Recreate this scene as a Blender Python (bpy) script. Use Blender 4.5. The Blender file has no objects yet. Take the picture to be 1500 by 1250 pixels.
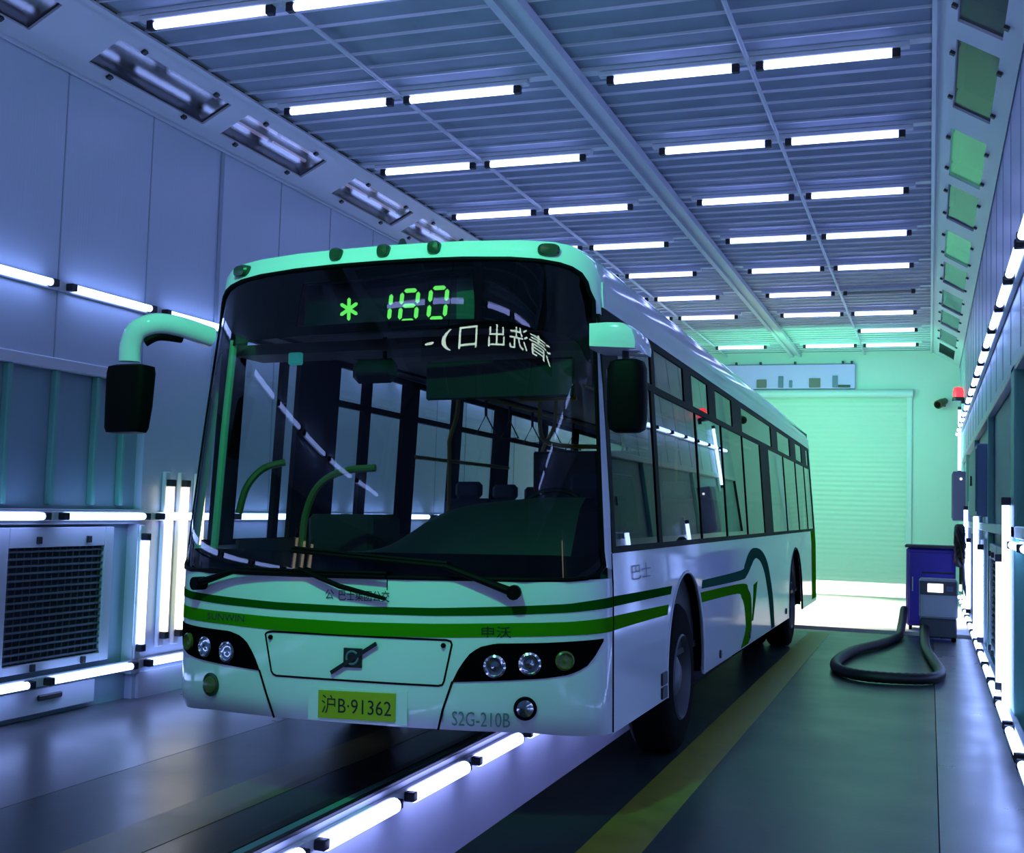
import bpy, math, random
from mathutils import Vector, Matrix
random.seed(7)
scene = bpy.context.scene
COL = scene.collection
PI = math.pi

# ------------------------------------------------------------------ helpers
class MB:
    """collects shapes; build() links them as ONE mesh object"""
    def __init__(self):
        self.v = []; self.f = []
    def add(self, vs, fs):
        b = len(self.v)
        self.v += [tuple(map(float, p)) for p in vs]
        self.f += [tuple(b + i for i in f) for f in fs]
        return self
    def box(self, x0, x1, y0, y1, z0, z1, bev=0.0):
        if bev <= 0:
            vs = [(x, y, z) for x in (x0, x1) for y in (y0, y1) for z in (z0, z1)]
            fs = [(0, 1, 3, 2), (4, 6, 7, 5), (0, 4, 5, 1), (2, 3, 7, 6), (0, 2, 6, 4), (1, 5, 7, 3)]
            return self.add(vs, fs)
        b = min(bev, (x1-x0)*.49, (y1-y0)*.49, (z1-z0)*.49)
        X = (x0, x1); Y = (y0, y1); Z = (z0, z1)
        vs = []; idx = {}
        for i in (0, 1):
            for j in (0, 1):
                for k in (0, 1):
                    sx = X[i] + (b if i == 0 else -b); sy = Y[j] + (b if j == 0 else -b); sz = Z[k] + (b if k == 0 else -b)
                    idx[i, j, k, 0] = len(vs); vs.append((X[i], sy, sz))
                    idx[i, j, k, 1] = len(vs); vs.append((sx, Y[j], sz))
                    idx[i, j, k, 2] = len(vs); vs.append((sx, sy, Z[k]))
        fs = []
        for i in (0, 1):
            q = [idx[i, 0, 0, 0], idx[i, 1, 0, 0], idx[i, 1, 1, 0], idx[i, 0, 1, 0]]
            fs.append(q if i else q[::-1])
            q = [idx[0, i, 0, 1], idx[0, i, 1, 1], idx[1, i, 1, 1], idx[1, i, 0, 1]]
            fs.append(q if i else q[::-1])
            q = [idx[0, 0, i, 2], idx[1, 0, i, 2], idx[1, 1, i, 2], idx[0, 1, i, 2]]
            fs.append(q if i else q[::-1])
        for i in (0, 1):
            for j in (0, 1):
                q = [idx[i, j, 0, 0], idx[i, j, 1, 0], idx[i, j, 1, 1], idx[i, j, 0, 1]]
                fs.append(q if (i == j) else q[::-1])
                q = [idx[i, 0, j, 0], idx[i, 0, j, 2], idx[i, 1, j, 2], idx[i, 1, j, 0]]
                fs.append(q if (i == j) else q[::-1])
                q = [idx[0, i, j, 1], idx[1, i, j, 1], idx[1, i, j, 2], idx[0, i, j, 2]]
                fs.append(q if (i == j) else q[::-1])
                for k in (0, 1):
                    t = [idx[i, j, k, 0], idx[i, j, k, 1], idx[i, j, k, 2]]
                    fs.append(t if (i + j + k) % 2 else t[::-1])
        return self.add(vs, fs)
    def grid(self, pts, flip=False, closed=False):
        """pts: rows of points"""
        n = len(pts); m = len(pts[0])
        vs = [p for r in pts for p in r]; fs = []
        for i in range(n-1):
            for j in range(m if closed else m-1):
                a = i*m+j; b = i*m+(j+1) % m; c = (i+1)*m+(j+1) % m; d = (i+1)*m+j
                fs.append((a, d, c, b) if flip else (a, b, c, d))
        return self.add(vs, fs)
    def slab(self, front, back, flip=False):
        """two congruent grids joined round their border: a curved sheet with thickness"""
        n = len(front); m = len(front[0])
        self.grid(front, flip); self.grid(back, not flip)
        loop = [(0, j) for j in range(m)] + [(i, m-1) for i in range(1, n)] + [(n-1, j) for j in range(m-2, -1, -1)] + [(i, 0) for i in range(n-2, 0, -1)]
        A = [front[i][j] for i, j in loop]; B = [back[i][j] for i, j in loop]
        A.append(A[0]); B.append(B[0])
        return self.grid([A, B], not flip)
    def tube(self, path, r, n=8, closed=False, sy=1.0, caps=True):
        path = [Vector(p) for p in path]; N = len(path)
        rs = r if isinstance(r, (list, tuple)) else [r]*N
        rings = []; up = None
        for i, p in enumerate(path):
            if closed:
                t = path[(i+1) % N] - path[i-1]
            else:
                t = path[min(i+1, N-1)] - path[max(i-1, 0)]
            t.normalize()
            if up is None:
                up = Vector((0, 0, 1)) if abs(t.z) < .9 else Vector((0, 1, 0))
            s = t.cross(up)
            if s.length < 1e-6: s = t.cross(Vector((1, 0, 0)))
            s.normalize(); up = s.cross(t).normalized()
            rings.append([p + s*(math.cos(2*PI*k/n)*rs[i]*sy) + up*(math.sin(2*PI*k/n)*rs[i]) for k in range(n)])
        if closed: rings.append(rings[0])
        b = len(self.v)
        self.grid(rings, closed=True)
        if caps and not closed:
            self.f.append(tuple(b + k for k in range(n))[::-1])
            self.f.append(tuple(b + (len(rings)-1)*n + k for k in range(n)))
        return self
    def cyl(self, p0, p1, r, n=16):
        return self.tube([p0, p1], r, n)
    def lathe(self, prof, c=(0, 0, 0), axis='X', n=32):
        """prof: list of (radius, along)"""
        rings = []
        for r, a in prof:
            ring = []
            for k in range(n):
                u = math.cos(2*PI*k/n)*r; w = math.sin(2*PI*k/n)*r
                q = {'X': (a, u, w), 'Y': (w, a, u), 'Z': (u, w, a)}[axis]
                ring.append((c[0]+q[0], c[1]+q[1], c[2]+q[2]))
            rings.append(ring)
        return self.grid(rings, closed=True)
    def prism(self, poly, d0, d1, axis='Y'):
        """poly of 2D points extruded along axis"""
        def P(p, d):
            return {'Y': (p[0], d, p[1]), 'X': (d, p[0], p[1]), 'Z': (p[0], p[1], d)}[axis]
        n = len(poly)
        vs = [P(p, d0) for p in poly] + [P(p, d1) for p in poly]
        fs = [tuple(range(n)), tuple(range(2*n-1, n-1, -1))]
        fs += [(i, i+n, (i+1) % n+n, (i+1) % n) for i in range(n)]
        return self.add(vs, fs)
    def build(self, name, mat, parent=None, smooth=True, angle=.6, fix=True):
        me = bpy.data.meshes.new(name)
        me.from_pydata(self.v, [], self.f)
        if fix:
            import bmesh
            bm = bmesh.new(); bm.from_mesh(me)
            bmesh.ops.remove_doubles(bm, verts=bm.verts, dist=1e-5)
            bmesh.ops.recalc_face_normals(bm, faces=bm.faces)
            bm.to_mesh(me); bm.free()
        if smooth:
            me.shade_smooth(); me.set_sharp_from_angle(angle=angle)
        me.materials.append(mat)
        o = bpy.data.objects.new(name, me); COL.objects.link(o)
        if parent is not None: o.parent = parent
        return o

def tag(o, label, cat, group=None):
    o['label'] = label; o['category'] = cat
    if group: o['group'] = group
    return o
def struct(o):
    o['kind'] = 'structure'; return o
def thing(name, label, cat, loc=(0, 0, 0), group=None, mat=None):
    o = bpy.data.objects.new(name, None); COL.objects.link(o)
    o.empty_display_size = .1
    if mat is not None: o.matrix_world = mat
    else: o.location = loc
    return tag(o, label, cat, group)
def copy_tree(o, parent=None):
    c = o.copy(); COL.objects.link(c)
    if parent is not None: c.parent = parent
    for ch in list(o.children): copy_tree(ch, c)
    return c
ORD = ['first', 'second', 'third', 'fourth', 'fifth', 'sixth', 'seventh', 'eighth', 'ninth', 'tenth', 'eleventh', 'twelfth',
       'thirteenth', 'fourteenth', 'fifteenth', 'sixteenth', 'seventeenth', 'eighteenth', 'nineteenth', 'twentieth']

# ------------------------------------------------------------------ materials
def nodes(name):
    m = bpy.data.materials.new(name); m.use_nodes = True
    nt = m.node_tree; b = nt.nodes.get('Principled BSDF')
    return m, nt, b
def mat(name, col, rough=.5, metal=0.0, coat=0.0, noise=0.0, scale=8.0, bump=0.0, bscale=60.0, stretch=None, spec=.5):
    m, nt, b = nodes(name)
    b.inputs['Base Color'].default_value = (*col, 1)
    b.inputs['Roughness'].default_value = rough
    b.inputs['Metallic'].default_value = metal
    b.inputs['Specular IOR Level'].default_value = spec
    if coat:
        b.inputs['Coat Weight'].default_value = coat; b.inputs['Coat Roughness'].default_value = .03
    if noise or bump:
        tc = nt.nodes.new('ShaderNodeTexCoord'); mp = nt.nodes.new('ShaderNodeMapping')
        nt.links.new(tc.outputs['Object'], mp.inputs['Vector'])
        if stretch: mp.inputs['Scale'].default_value = stretch
    if noise:
        n = nt.nodes.new('ShaderNodeTexNoise'); n.inputs['Scale'].default_value = scale; n.inputs['Detail'].default_value = 6
        nt.links.new(mp.outputs['Vector'], n.inputs['Vector'])
        mx = nt.nodes.new('ShaderNodeMix'); mx.data_type = 'RGBA'
        mx.inputs[6].default_value = (*[c*(1-noise) for c in col], 1); mx.inputs[7].default_value = (*[min(1, c*(1+noise)) for c in col], 1)
        nt.links.new(n.outputs['Fac'], mx.inputs[0]); nt.links.new(mx.outputs[2], b.inputs['Base Color'])
        mr = nt.nodes.new('ShaderNodeMapRange'); mr.inputs[3].default_value = max(0, rough-.1); mr.inputs[4].default_value = min(1, rough+.12)
        nt.links.new(n.outputs['Fac'], mr.inputs[0]); nt.links.new(mr.outputs[0], b.inputs['Roughness'])
    if bump:
        n2 = nt.nodes.new('ShaderNodeTexNoise'); n2.inputs['Scale'].default_value = bscale; n2.inputs['Detail'].default_value = 3
        nt.links.new(mp.outputs['Vector'], n2.inputs['Vector'])
        bp = nt.nodes.new('ShaderNodeBump'); bp.inputs['Strength'].default_value = bump; bp.inputs['Distance'].default_value = .02
        nt.links.new(n2.outputs['Fac'], bp.inputs['Height']); nt.links.new(bp.outputs['Normal'], b.inputs['Normal'])
    return m
def emit(name, col, strength, base=(.8, .8, .8)):
    m, nt, b = nodes(name)
    b.inputs['Base Color'].default_value = (*base, 1)
    b.inputs['Emission Color'].default_value = (*col, 1); b.inputs['Emission Strength'].default_value = strength
    b.inputs['Roughness'].default_value = .4
    return m
def glass(name, tint, rough=0.0, boost=0.0):
    m = bpy.data.materials.new(name); m.use_nodes = True
    nt = m.node_tree; nt.nodes.clear()
    out = nt.nodes.new('ShaderNodeOutputMaterial'); mx = nt.nodes.new('ShaderNodeMixShader')
    tr = nt.nodes.new('ShaderNodeBsdfTransparent'); gl = nt.nodes.new('ShaderNodeBsdfGlossy'); fr = nt.nodes.new('ShaderNodeFresnel')
    tr.inputs['Color'].default_value = (*tint, 1); gl.inputs['Roughness'].default_value = rough
    ge = nt.nodes.new('ShaderNodeNewGeometry'); mm = nt.nodes.new('ShaderNodeMix')
    mm.inputs[2].default_value = 1.5; mm.inputs[3].default_value = 1/1.5
    nt.links.new(ge.outputs['Backfacing'], mm.inputs[0]); nt.links.new(mm.outputs[0], fr.inputs['IOR'])
    ad = nt.nodes.new('ShaderNodeMath'); ad.operation = 'ADD'; ad.inputs[1].default_value = boost; ad.use_clamp = True
    nt.links.new(fr.outputs[0], ad.inputs[0]); nt.links.new(ad.outputs[0], mx.inputs[0])
    nt.links.new(tr.outputs[0], mx.inputs[1]); nt.links.new(gl.outputs[0], mx.inputs[2]); nt.links.new(mx.outputs[0], out.inputs['Surface'])
    return m

COOL = (.33, .39, 1.0); COOLW = (.29, .42, 1.0)
M = dict(
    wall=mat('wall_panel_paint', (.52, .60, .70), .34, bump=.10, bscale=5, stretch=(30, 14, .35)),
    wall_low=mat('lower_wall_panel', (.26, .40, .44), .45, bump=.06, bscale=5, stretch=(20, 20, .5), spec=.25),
    wall_far=mat('far_wall_paint', (.60, .66, .64), .45),
    seam=mat('panel_seam', (.30, .38, .46), .5),
    trim=mat('white_trim', (.62, .66, .72), .35),
    teal=mat('teal_post', (.16, .46, .36), .4),
    filt=mat('ceiling_filter_cloth', (.30, .36, .42), .9, noise=.35, scale=2.5),
    rib=mat('ceiling_rib_paint', (.66, .70, .76), .4),
    beam=mat('ceiling_beam_paint', (.60, .63, .70), .4),
    floor=mat('floor_epoxy', (.030, .050, .048), .32, noise=.45, scale=1.6, bump=.02, bscale=25, spec=.24),
    floor2=mat('grey_edge_floor', (.105, .105, .115), .30, noise=.4, scale=2.2, bump=.02, bscale=25, spec=.4),
    apron=mat('pale_apron_concrete', (.72, .70, .64), .5, noise=.1, scale=4),
    pitfloor=mat('pit_floor', (.22, .22, .24), .7),
    pitwall=mat('pit_wall_panel', (.78, .80, .88), .45),
    yellow=mat('yellow_floor_paint', (.22, .22, .012), .45, noise=.5, scale=5),
    yellow_dull=mat('dull_yellow_floor_paint', (.15, .14, .05), .4, noise=.6, scale=4),  # duller, less saturated yellow for the left line
    dark=mat('dark_steel', (.02, .022, .024), .45),
    black=mat('black_plastic', (.0025, .0025, .003), .55, spec=.06),
    housing=mat('light_housing', (.75, .78, .82), .4),
    cap=mat('tube_end_cap', (.015, .015, .02), .5),
    tube=emit('tube_cool', COOL, 8.5),
    tube_wall=emit('tube_cool_wall', COOLW, 8.5),
    tube_warm=emit('tube_warm', (1, .84, .56), 2.6),
    tube_off=mat('tube_unlit', (.35, .35, .37), .3),
    tube_dim=emit('tube_violet', (.62, .52, 1.0), .3),
    paint=mat('bus_white_paint', (.70, .75, .78), .08, spec=.22),
    bandg=mat('bright_green_stripe', (.035, .22, .004), .4, spec=0.0),
    bandd=mat('dark_green_stripe', (.003, .075, .006), .4, spec=0.0),
    band_side=mat('dark_green_side_stripe', (.025, .10, .06), .4, spec=0.0),
    rubber=mat('rubber_seal', (.004, .004, .005), .5, spec=.03),
    tyre=mat('tyre_rubber', (.005, .005, .005), .85, spec=.08, bump=.1, bscale=40),
    rim=mat('wheel_rim', (.10, .105, .12), .4, metal=.3),
    glass=glass('windscreen_glass', (.74, .78, .77), boost=.012),
    cglass=glass('clear_side_glass', (.86, .88, .88)),
    sglass=glass('tinted_side_glass', (.36, .40, .40), boost=.04),
    soffit=glass('soffit_cover_glass', (.75, .75, .78), rough=.06),
    lens=glass('lamp_lens', (.8, .82, .85)),
    frit=mat('black_glass_border', (.002, .002, .003), .9, spec=0.0),
    inner=mat('dark_interior_trim', (.010, .011, .012), .6),
    innerc=mat('interior_ceiling', (.05, .05, .05), .6),
    dash=mat('dashboard_plastic', (.010, .015, .017), .5, spec=.2),
    seat=mat('seat_fabric', (.02, .03, .06), .8),
    mint=mat('mint_strip', (.16, .40, .26), .4),
    pole=mat('yellow_grab_pole', (.30, .26, .015), .35),
    rail=mat('green_handrail', (.07, .10, .015), .4),
    chrome=mat('chrome', (.7, .72, .74), .12, metal=1),
    lampg=mat('marker_lens_green', (.01, .05, .02), .25),
    lampo=mat('amber_fog_lens', (.09, .11, .02), .25),
    plate=mat('yellow_number_plate', (.36, .40, .008), .4),
    ink=mat('black_lettering', (.006, .008, .012), .5),
    inkg=mat('grey_lettering', (.10, .17, .20), .5),
    disp=mat('display_board', (.006, .010, .014), .3),
    dispg=mat('display_board_green', (.010, .10, .060), .3),
    led=emit('green_led', (.16, 1.0, .14), 1.05, (.02, .1, .02)),
    signled=emit('sign_led', (.75, 1, .86), 14.0),
    teal_tag=emit('teal_indicator', (.02, .32, .30), .5, (.05, .4, .4)),
    cabinet=mat('purple_cabinet_paint', (.050, .022, .36), .4),
    unit=mat('grey_unit_paint', (.40, .42, .47), .4),
    unitd=mat('dark_unit_base', (.05, .05, .07), .5),
    screen=emit('lit_screen', (1, 1, 1), 2.0),
    hose=mat('black_hose', (.006, .006, .006), .5),
    mesh=mat('filter_mesh', (.10, .13, .16), .6),
    back=mat('filter_backing', (.025, .04, .055), .8),
    green_glow=emit('green_glow_panel', (.16, .80, .36), .32, (.2, .5, .3)),  # green glow put into the box housing as emission
    brown=mat('brown_panel', (.12, .11, .105), .5, noise=.15, scale=3, stretch=(1, 12, 1)),
    red=emit('red_beacon_lens', (1, .03, .05), 2.2, (.6, .02, .03)),
    violet_lit=mat('violet_lit_board', (.62, .42, .85), .4),  # violet light of the ceiling tubes put into the board colour
    olive=mat('olive_camera', (.05, .05, .02), .4),
    blueb=mat('blue_grey_box', (.10, .13, .24), .4),
    steelb=mat('steel_blue_panel', (.13, .24, .34), .4),
)
def door_material():
    m, nt, b = nodes('roller_door_slats')
    b.inputs['Base Color'].default_value = (.62, .68, .64, 1); b.inputs['Roughness'].default_value = .45
    tc = nt.nodes.new('ShaderNodeTexCoord'); wv = nt.nodes.new('ShaderNodeTexWave'); wv.bands_direction = 'Z'
    wv.inputs['Scale'].default_value = 3.2
    bp = nt.nodes.new('ShaderNodeBump'); bp.inputs['Strength'].default_value = .35; bp.inputs['Distance'].default_value = .02
    nt.links.new(tc.outputs['Object'], wv.inputs['Vector']); nt.links.new(wv.outputs['Fac'], bp.inputs['Height'])
    nt.links.new(bp.outputs['Normal'], b.inputs['Normal'])
    return m
M['door'] = door_material()

# ------------------------------------------------------------------ camera (1500 x 1250)
F_PX = 1715.0
yaw, pit, rol = .34373, .0674054, .0294078
cy, sy_ = math.cos(yaw), math.sin(yaw); cp, sp = math.cos(pit), math.sin(pit)
fw = Vector((-sy_*cp, cy*cp, sp)); r0 = Vector((cy, sy_, 0)); u0 = r0.cross(fw)
rt = r0*math.cos(rol) + u0*math.sin(rol); up = -r0*math.sin(rol) + u0*math.cos(rol)
CAM = Vector((2.7494, -5.6070, 1.5889))
cd = bpy.data.cameras.new('camera'); co = bpy.data.objects.new('camera', cd); COL.objects.link(co)
co.matrix_world = Matrix(((rt.x, up.x, -fw.x, CAM.x), (rt.y, up.y, -fw.y, CAM.y), (rt.z, up.z, -fw.z, CAM.z), (0, 0, 0, 1)))
cd.sensor_width = 36; cd.lens = F_PX/1500*36; cd.clip_start = .05; cd.clip_end = 200
scene.camera = co

# ------------------------------------------------------------------ the room
XL, XR, CXL, CXR, H, YN, YE = -3.1, 3.3, -2.58, 2.78, 4.89, -7.6, 19.0
ZSL, ZSR = 4.62, 4.58
PL, PR, PY0, PY1 = -.07, .715, -7.0, 9.2      # service pit

fl = MB()
fl.box(-1.62, PL-.06, YN, 11.15, -.2, 0).box(PR, 2.80, YN, 11.15, -.2, 0).box(PL, PR, PY1, 11.15, -.2, 0).box(PL, PR, YN, PY0, -.2, 0)
struct(fl.build('floor', M['floor'], smooth=False))
struct(MB().box(XL-.3, -1.626, YN, 11.15, -.2, 0).build('floor_edge_left', M['floor2'], smooth=False))
struct(MB().box(2.806, XR+.3, YN, 11.15, -.2, 0).build('floor_edge_right', M['floor2'], smooth=False))
struct(MB().box(XL-.3, XR+.3, 11.75, YE+6, -.2, 0).build('floor_apron', M['apron'], smooth=False))
struct(MB().box(XL-.3, XR+.3, 11.15, 11.75, -.2, -.05).build('floor_drain', M['dark'], smooth=False))
pw = MB().box(PL-.0595, PL-.001, PY0, PY1, -1.5, 0)
struct(pw.build('wall_pit_left', M['pitwall'], smooth=False))
struct(MB().box(PR+.001, PR+.06, PY0, PY1, -1.5, -.201).build('wall_pit_right', M['pitwall'], smooth=False))
struct(MB().box(PL-.06, PR+.06, PY1, PY1+.06, -1.5, -.201).build('wall_pit_end', M['pitwall'], smooth=False))
struct(MB().box(PL-.06, PR+.06, PY0, PY1+.06, -1.56, -1.5).build('floor_pit', M['pitfloor'], smooth=False))
ed = MB().box(PL-.035, PL-.001, PY0, PY1, 0, .022, .004).box(PL-.17, PL-.11, PY0, PY1, 0, .012, .003)
struct(ed.build('trim_1', M['dark'], smooth=False))
struct(MB().box(PL-.11, PL-.035, PY0, PY1, 0, .006).build('trim_2', M['teal'], smooth=False))
for nm, x0, x1 in (('floor_line_right', 1.22, 1.50), ('floor_line_left', -.86, -.54)):
    struct(MB().box(x0, x1, YN, 10.9, 0, .002).build(nm, M['yellow' if x0 > 0 else 'yellow_dull'], smooth=False))

# walls
struct(MB().box(XL-.25, XL, YN, YE, 2.50, H+.3).box(XL-.25, XL, 2.12, YE, -.2, 2.50).build('wall_left', M['wall'], smooth=False))
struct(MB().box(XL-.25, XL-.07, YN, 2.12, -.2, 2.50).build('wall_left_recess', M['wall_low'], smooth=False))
struct(MB().box(XR, XR+.25, YN, YE, 2.62, H+.3).build('wall_right', M['wall'], smooth=False))
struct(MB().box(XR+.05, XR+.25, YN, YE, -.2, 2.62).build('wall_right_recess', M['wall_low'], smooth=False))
sm = MB()
for k in range(-3, 12):
    y = 1.06+.98*k
    sm.box(XL, XL+.004, y-.006, y+.006, 2.53 if y < 2.1 else .3, ZSL)
sm.box(XL, XL+.012, 2.98, 3.03, .3, ZSL)
struct(sm.build('wall_left_seam', M['seam'], smooth=False))
sm = MB()
for k in range(-3, 18):
    y = .6+.98*k
    sm.box(XR-.004, XR, y-.006, y+.006, 2.65, ZSR)
struct(sm.build('wall_right_seam', M['seam'], smooth=False))
DX0, DX1, DZ0, DZ1 = -2.2, 2.33, .26, 3.95
fwm = MB().box(XL, DX0, YE, YE+.25, 0, H+.3).box(DX1, XR, YE, YE+.25, 0, H+.3).box(DX0, DX1, YE, YE+.25, DZ1, H+.3)
struct(fwm.build('wall_far', M['wall_far'], smooth=False))
struct(MB().box(DX0-.05, DX1+.02, YE+.06, YE+.11, DZ0, DZ1+.1).build('door_1', M['door'], smooth=False))
dt = MB().box(DX1-.02, DX1+.08, YE-.06, YE-.001, 0, DZ1+.05).box(DX0-.08, DX0+.02, YE-.06, YE-.001, 0, DZ1+.05)
struct(dt.build('door_1_frame', M['trim'], smooth=False))
struct(MB().cyl((DX0-.05, YE-.1, DZ1+.1), (DX1+.1, YE-.1, DZ1+.1), .085, 20).build('door_1_roller', M['trim']))
struct(MB().box(XL-.3, XR+.3, YN-.25, YN, -.2, H+.3).build('wall_near', M['wall_low'], smooth=False))

# ceiling: filter cloth, cross ribs, long rails, centre beam
struct(MB().box(CXL, CXR, YN, YE, H+.03, H+.12).build('ceiling', M['filt'], smooth=False))
ROWS = [.95+1.83*k for k in range(-4, 10)]
rb = MB()
y = ROWS[0]
for a in ROWS:
    rb.box(CXL, CXR, a-.05, a+.05, H, H+.05)
    for j in range(1, 7):
        yy = a+1.83*j/7
        if yy < YE-.1: rb.box(CXL, CXR, yy-.008, yy+.008, H+.012, H+.04)
struct(rb.build('ceiling_ribs', M['rib'], smooth=False))
rl = MB()
for x in (-1.29, 1.49): rl.tube([(x, YN, H-.03), (x, YE, H-.03)], .018, 8)
struct(rl.build('ceiling_rail', M['beam']))
cb = MB().box(.035, .095, YN, YE, H-.07, H).box(.185, .245, YN, YE, H-.07, H).box(.09, .19, YN, YE, H-.03, H)
struct(cb.build('ceiling_beam', M['beam'], smooth=False))

# sloping soffits with box openings
def soffit(side):
    if side < 0:
        A = Vector((CXL, 0, H)); B = Vector((XL, 0, ZSL)); st = 1.10; L1, L2, s2 = 1.42, 1.38, 1.67
    else:
        A = Vector((CXR, 0, H)); B = Vector((XR, 0, ZSR)); st = .90; L1, L2, s2 = 1.42, 1.40, 1.72
    d = B-A; n = Vector((-side*abs(d.z), 0, -abs(d.x))).normalized()     # into the room
    def P(t, y, off=0): return A + d*t + n*off + Vector((0, y, 0))
    t0, t1 = .24, .76
    boxes = []
    for k in range(-2, 5):
        boxes += [(st+3.64*k, st+3.64*k+L1), (st+s2+3.64*k, st+s2+3.64*k+L2)]
    boxes = [b for b in boxes if b[0] > YN+.2 and b[1] < YE-.3]
    m = MB()
    def plate(ta, tb, ya, yb, o0=-.02, o1=0.0):
        vs = [P(ta, ya, o1), P(tb, ya, o1), P(tb, yb, o1), P(ta, yb, o1), P(ta, ya, o0), P(tb, ya, o0), P(tb, yb, o0), P(ta, yb, o0)]
        m.add(vs, [(0, 1, 2, 3), (7, 6, 5, 4), (0, 4, 5, 1), (1, 5, 6, 2), (2, 6, 7, 3), (3, 7, 4, 0)])
    plate(0, t0, YN, YE); plate(t1, 1, YN, YE)
    ys = [YN] + [v for b in boxes for v in b] + [YE]
    for i in range(0, len(ys), 2): plate(t0, t1, ys[i], ys[i+1])
    plate(-.03, .03, YN, YE, 0, .03); plate(.97, 1.0, YN, YE, 0, .025)
    struct(m.build('trim_soffit_left' if side < 0 else 'trim_soffit_right', M['trim'], smooth=False))
    return P, boxes, t0, t1
def soffit_box(side, P, b, t0, t1, kind, label, group):
    c = P(.5, (b[0]+b[1])/2)
    t = thing('soffit_light_box', label, 'light box', c, group)
    def Q(tt, y, o): return P(tt, y, o) - c
    def bar(m, ta, tb, ya, yb, o0, o1):
        vs = [Q(ta, ya, o1), Q(tb, ya, o1), Q(tb, yb, o1), Q(ta, yb, o1), Q(ta, ya, o0), Q(tb, ya, o0), Q(tb, yb, o0), Q(ta, yb, o0)]
        m.add(vs, [(0, 1, 2, 3), (7, 6, 5, 4), (0, 4, 5, 1), (1, 5, 6, 2), (2, 6, 7, 3), (3, 7, 4, 0)])
    tray = MB()
    bar(tray, t0, t1, b[0], b[1], -.17, -.16); bar(tray, t0-.02, t0, b[0], b[1], -.17, -.021); bar(tray, t1, t1+.02, b[0], b[1], -.17, -.021)
    bar(tray, t0, t1, b[0]-.01, b[0], -.17, -.021); bar(tray, t0, t1, b[1], b[1]+.01, -.17, -.021)
    tray.build('housing', M['brown'] if kind != 'green' else M['green_glow'], t, smooth=False)
    if kind == 'tubes':
        mid = (b[0]+b[1])/2
        for tt in (.37, .55):
            for ya, yb in ((b[0]+.06, mid-.05), (mid+.05, b[1]-.06)):
                MB().cyl(Q(tt, ya, -.10), Q(tt, yb, -.10), .017, 10).build('tube', M['tube_dim'], t)
    elif kind == 'unlit':
        mid = (b[0]+b[1])/2
        for tt in (.37,):
            for ya, yb in ((b[0]+.06, mid-.05), (mid+.05, b[1]-.06)):
                MB().cyl(Q(tt, ya, -.10), Q(tt, yb, -.10), .017, 10).build('tube', M['tube_off'], t)
    g = MB(); bar(g, t0, t1, b[0], b[1], -.026, -.021); g.build('cover_glass', M['soffit'], t, smooth=False)
    for y in (b[0]+.25, b[1]-.25):
        for tt in (t0-.03, t1+.03):
            k = MB(); bar(k, tt-.03, tt+.03, y-.022, y+.022, .001, .022); k.build('clip', M['dark'], t, smooth=False)
PLs, bl, t0, t1 = soffit(-1)
vis = [b for b in bl if -1.5 < b[0] < 9.5]
for i, b in enumerate(vis):
    kind = 'unlit' if b[0] < 2.0 else 'tubes'
    soffit_box(-1, PLs, b, t0, t1, kind, '%s glazed light box in left sloping soffit, %s from the near end' % ('dark' if kind == 'unlit' else 'violet-lit', ORD[i]), 'light boxes in the left soffit')
PRs, br_, t0, t1 = soffit(1)
vis = [b for b in br_ if -1.5 < b[0] < 17]
for i, b in enumerate(vis):
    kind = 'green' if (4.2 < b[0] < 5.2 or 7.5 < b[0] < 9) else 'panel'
    soffit_box(1, PRs, b, t0, t1, kind, '%s light box in right sloping soffit, %s from the near end' % ('green-glowing' if kind == 'green' else 'brown-panelled unlit', ORD[i]), 'light boxes in the right soffit')

# ------------------------------------------------------------------ tube lights
def tube_light(name, L, tmat, r=.026):
    t = thing(name, 'tube light', 'light')
    MB().box(-L/2-.09, L/2+.09, -.035, .035, .012, .05, .006).build('housing', M['housing'], t, smooth=False)
    MB().cyl((-L/2+.03, 0, -.02), (L/2-.03, 0, -.02), r, 14).build('tube', tmat, t)
    for s in (-1, 1):
        MB().box(s*(L/2)-.028, s*(L/2)+.028, -.026, .026, -.05, .0115, .005).build('end_cap', M['cap'], t, smooth=False)
    return t
PROTO = {}
def place_tube(kind, L, pos, along, face, label, group, name='tube_light', r=.026):
    """along: tube direction; face: direction the tube looks (local -Z)"""
    key = (kind, round(L, 3), name)
    if key in PROTO: o = copy_tree(PROTO[key])
    else:
        o = tube_light(name, L, M[kind], r); PROTO[key] = o
    z = -Vector(face).normalized(); x = Vector(along).normalized(); y = z.cross(x)
    o.matrix_world = Matrix(((x.x, y.x, z.x, pos[0]), (x.y, y.y, z.y, pos[1]), (x.z, y.z, z.z, pos[2]), (0, 0, 0, 1)))
    tag(o, label, 'light', group)
    return o
XT = [(-2.31, -1.40), (-1.23, -.29), (.45, 1.41), (1.57, 2.52)]
XN = ['outer left', 'inner left', 'inner right', 'outer right']
for yy in ROWS[1:]:
    if yy > 17.6: continue
    k = round((yy-.95)/1.83)
    for j, (a, b) in enumerate(XT):
        off = (k == 6 and j == 3)
        if k == 8 and j != 3: continue
        if k == 9 and j == 0: continue
        row = '%s row from the top of the photo' % ORD[k] if k >= 0 else 'above the camera, %s row back' % ORD[-k-1]
        place_tube('tube_off' if off else 'tube', .94, ((a+b)/2, yy, H-.052), (1, 0, 0), (0, 0, -1),
                   '%s ceiling tube light, %s, %s of four' % ('unlit' if off else 'lit', row, XN[j]),
                   'ceiling tube lights', 'ceiling_light')
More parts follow.
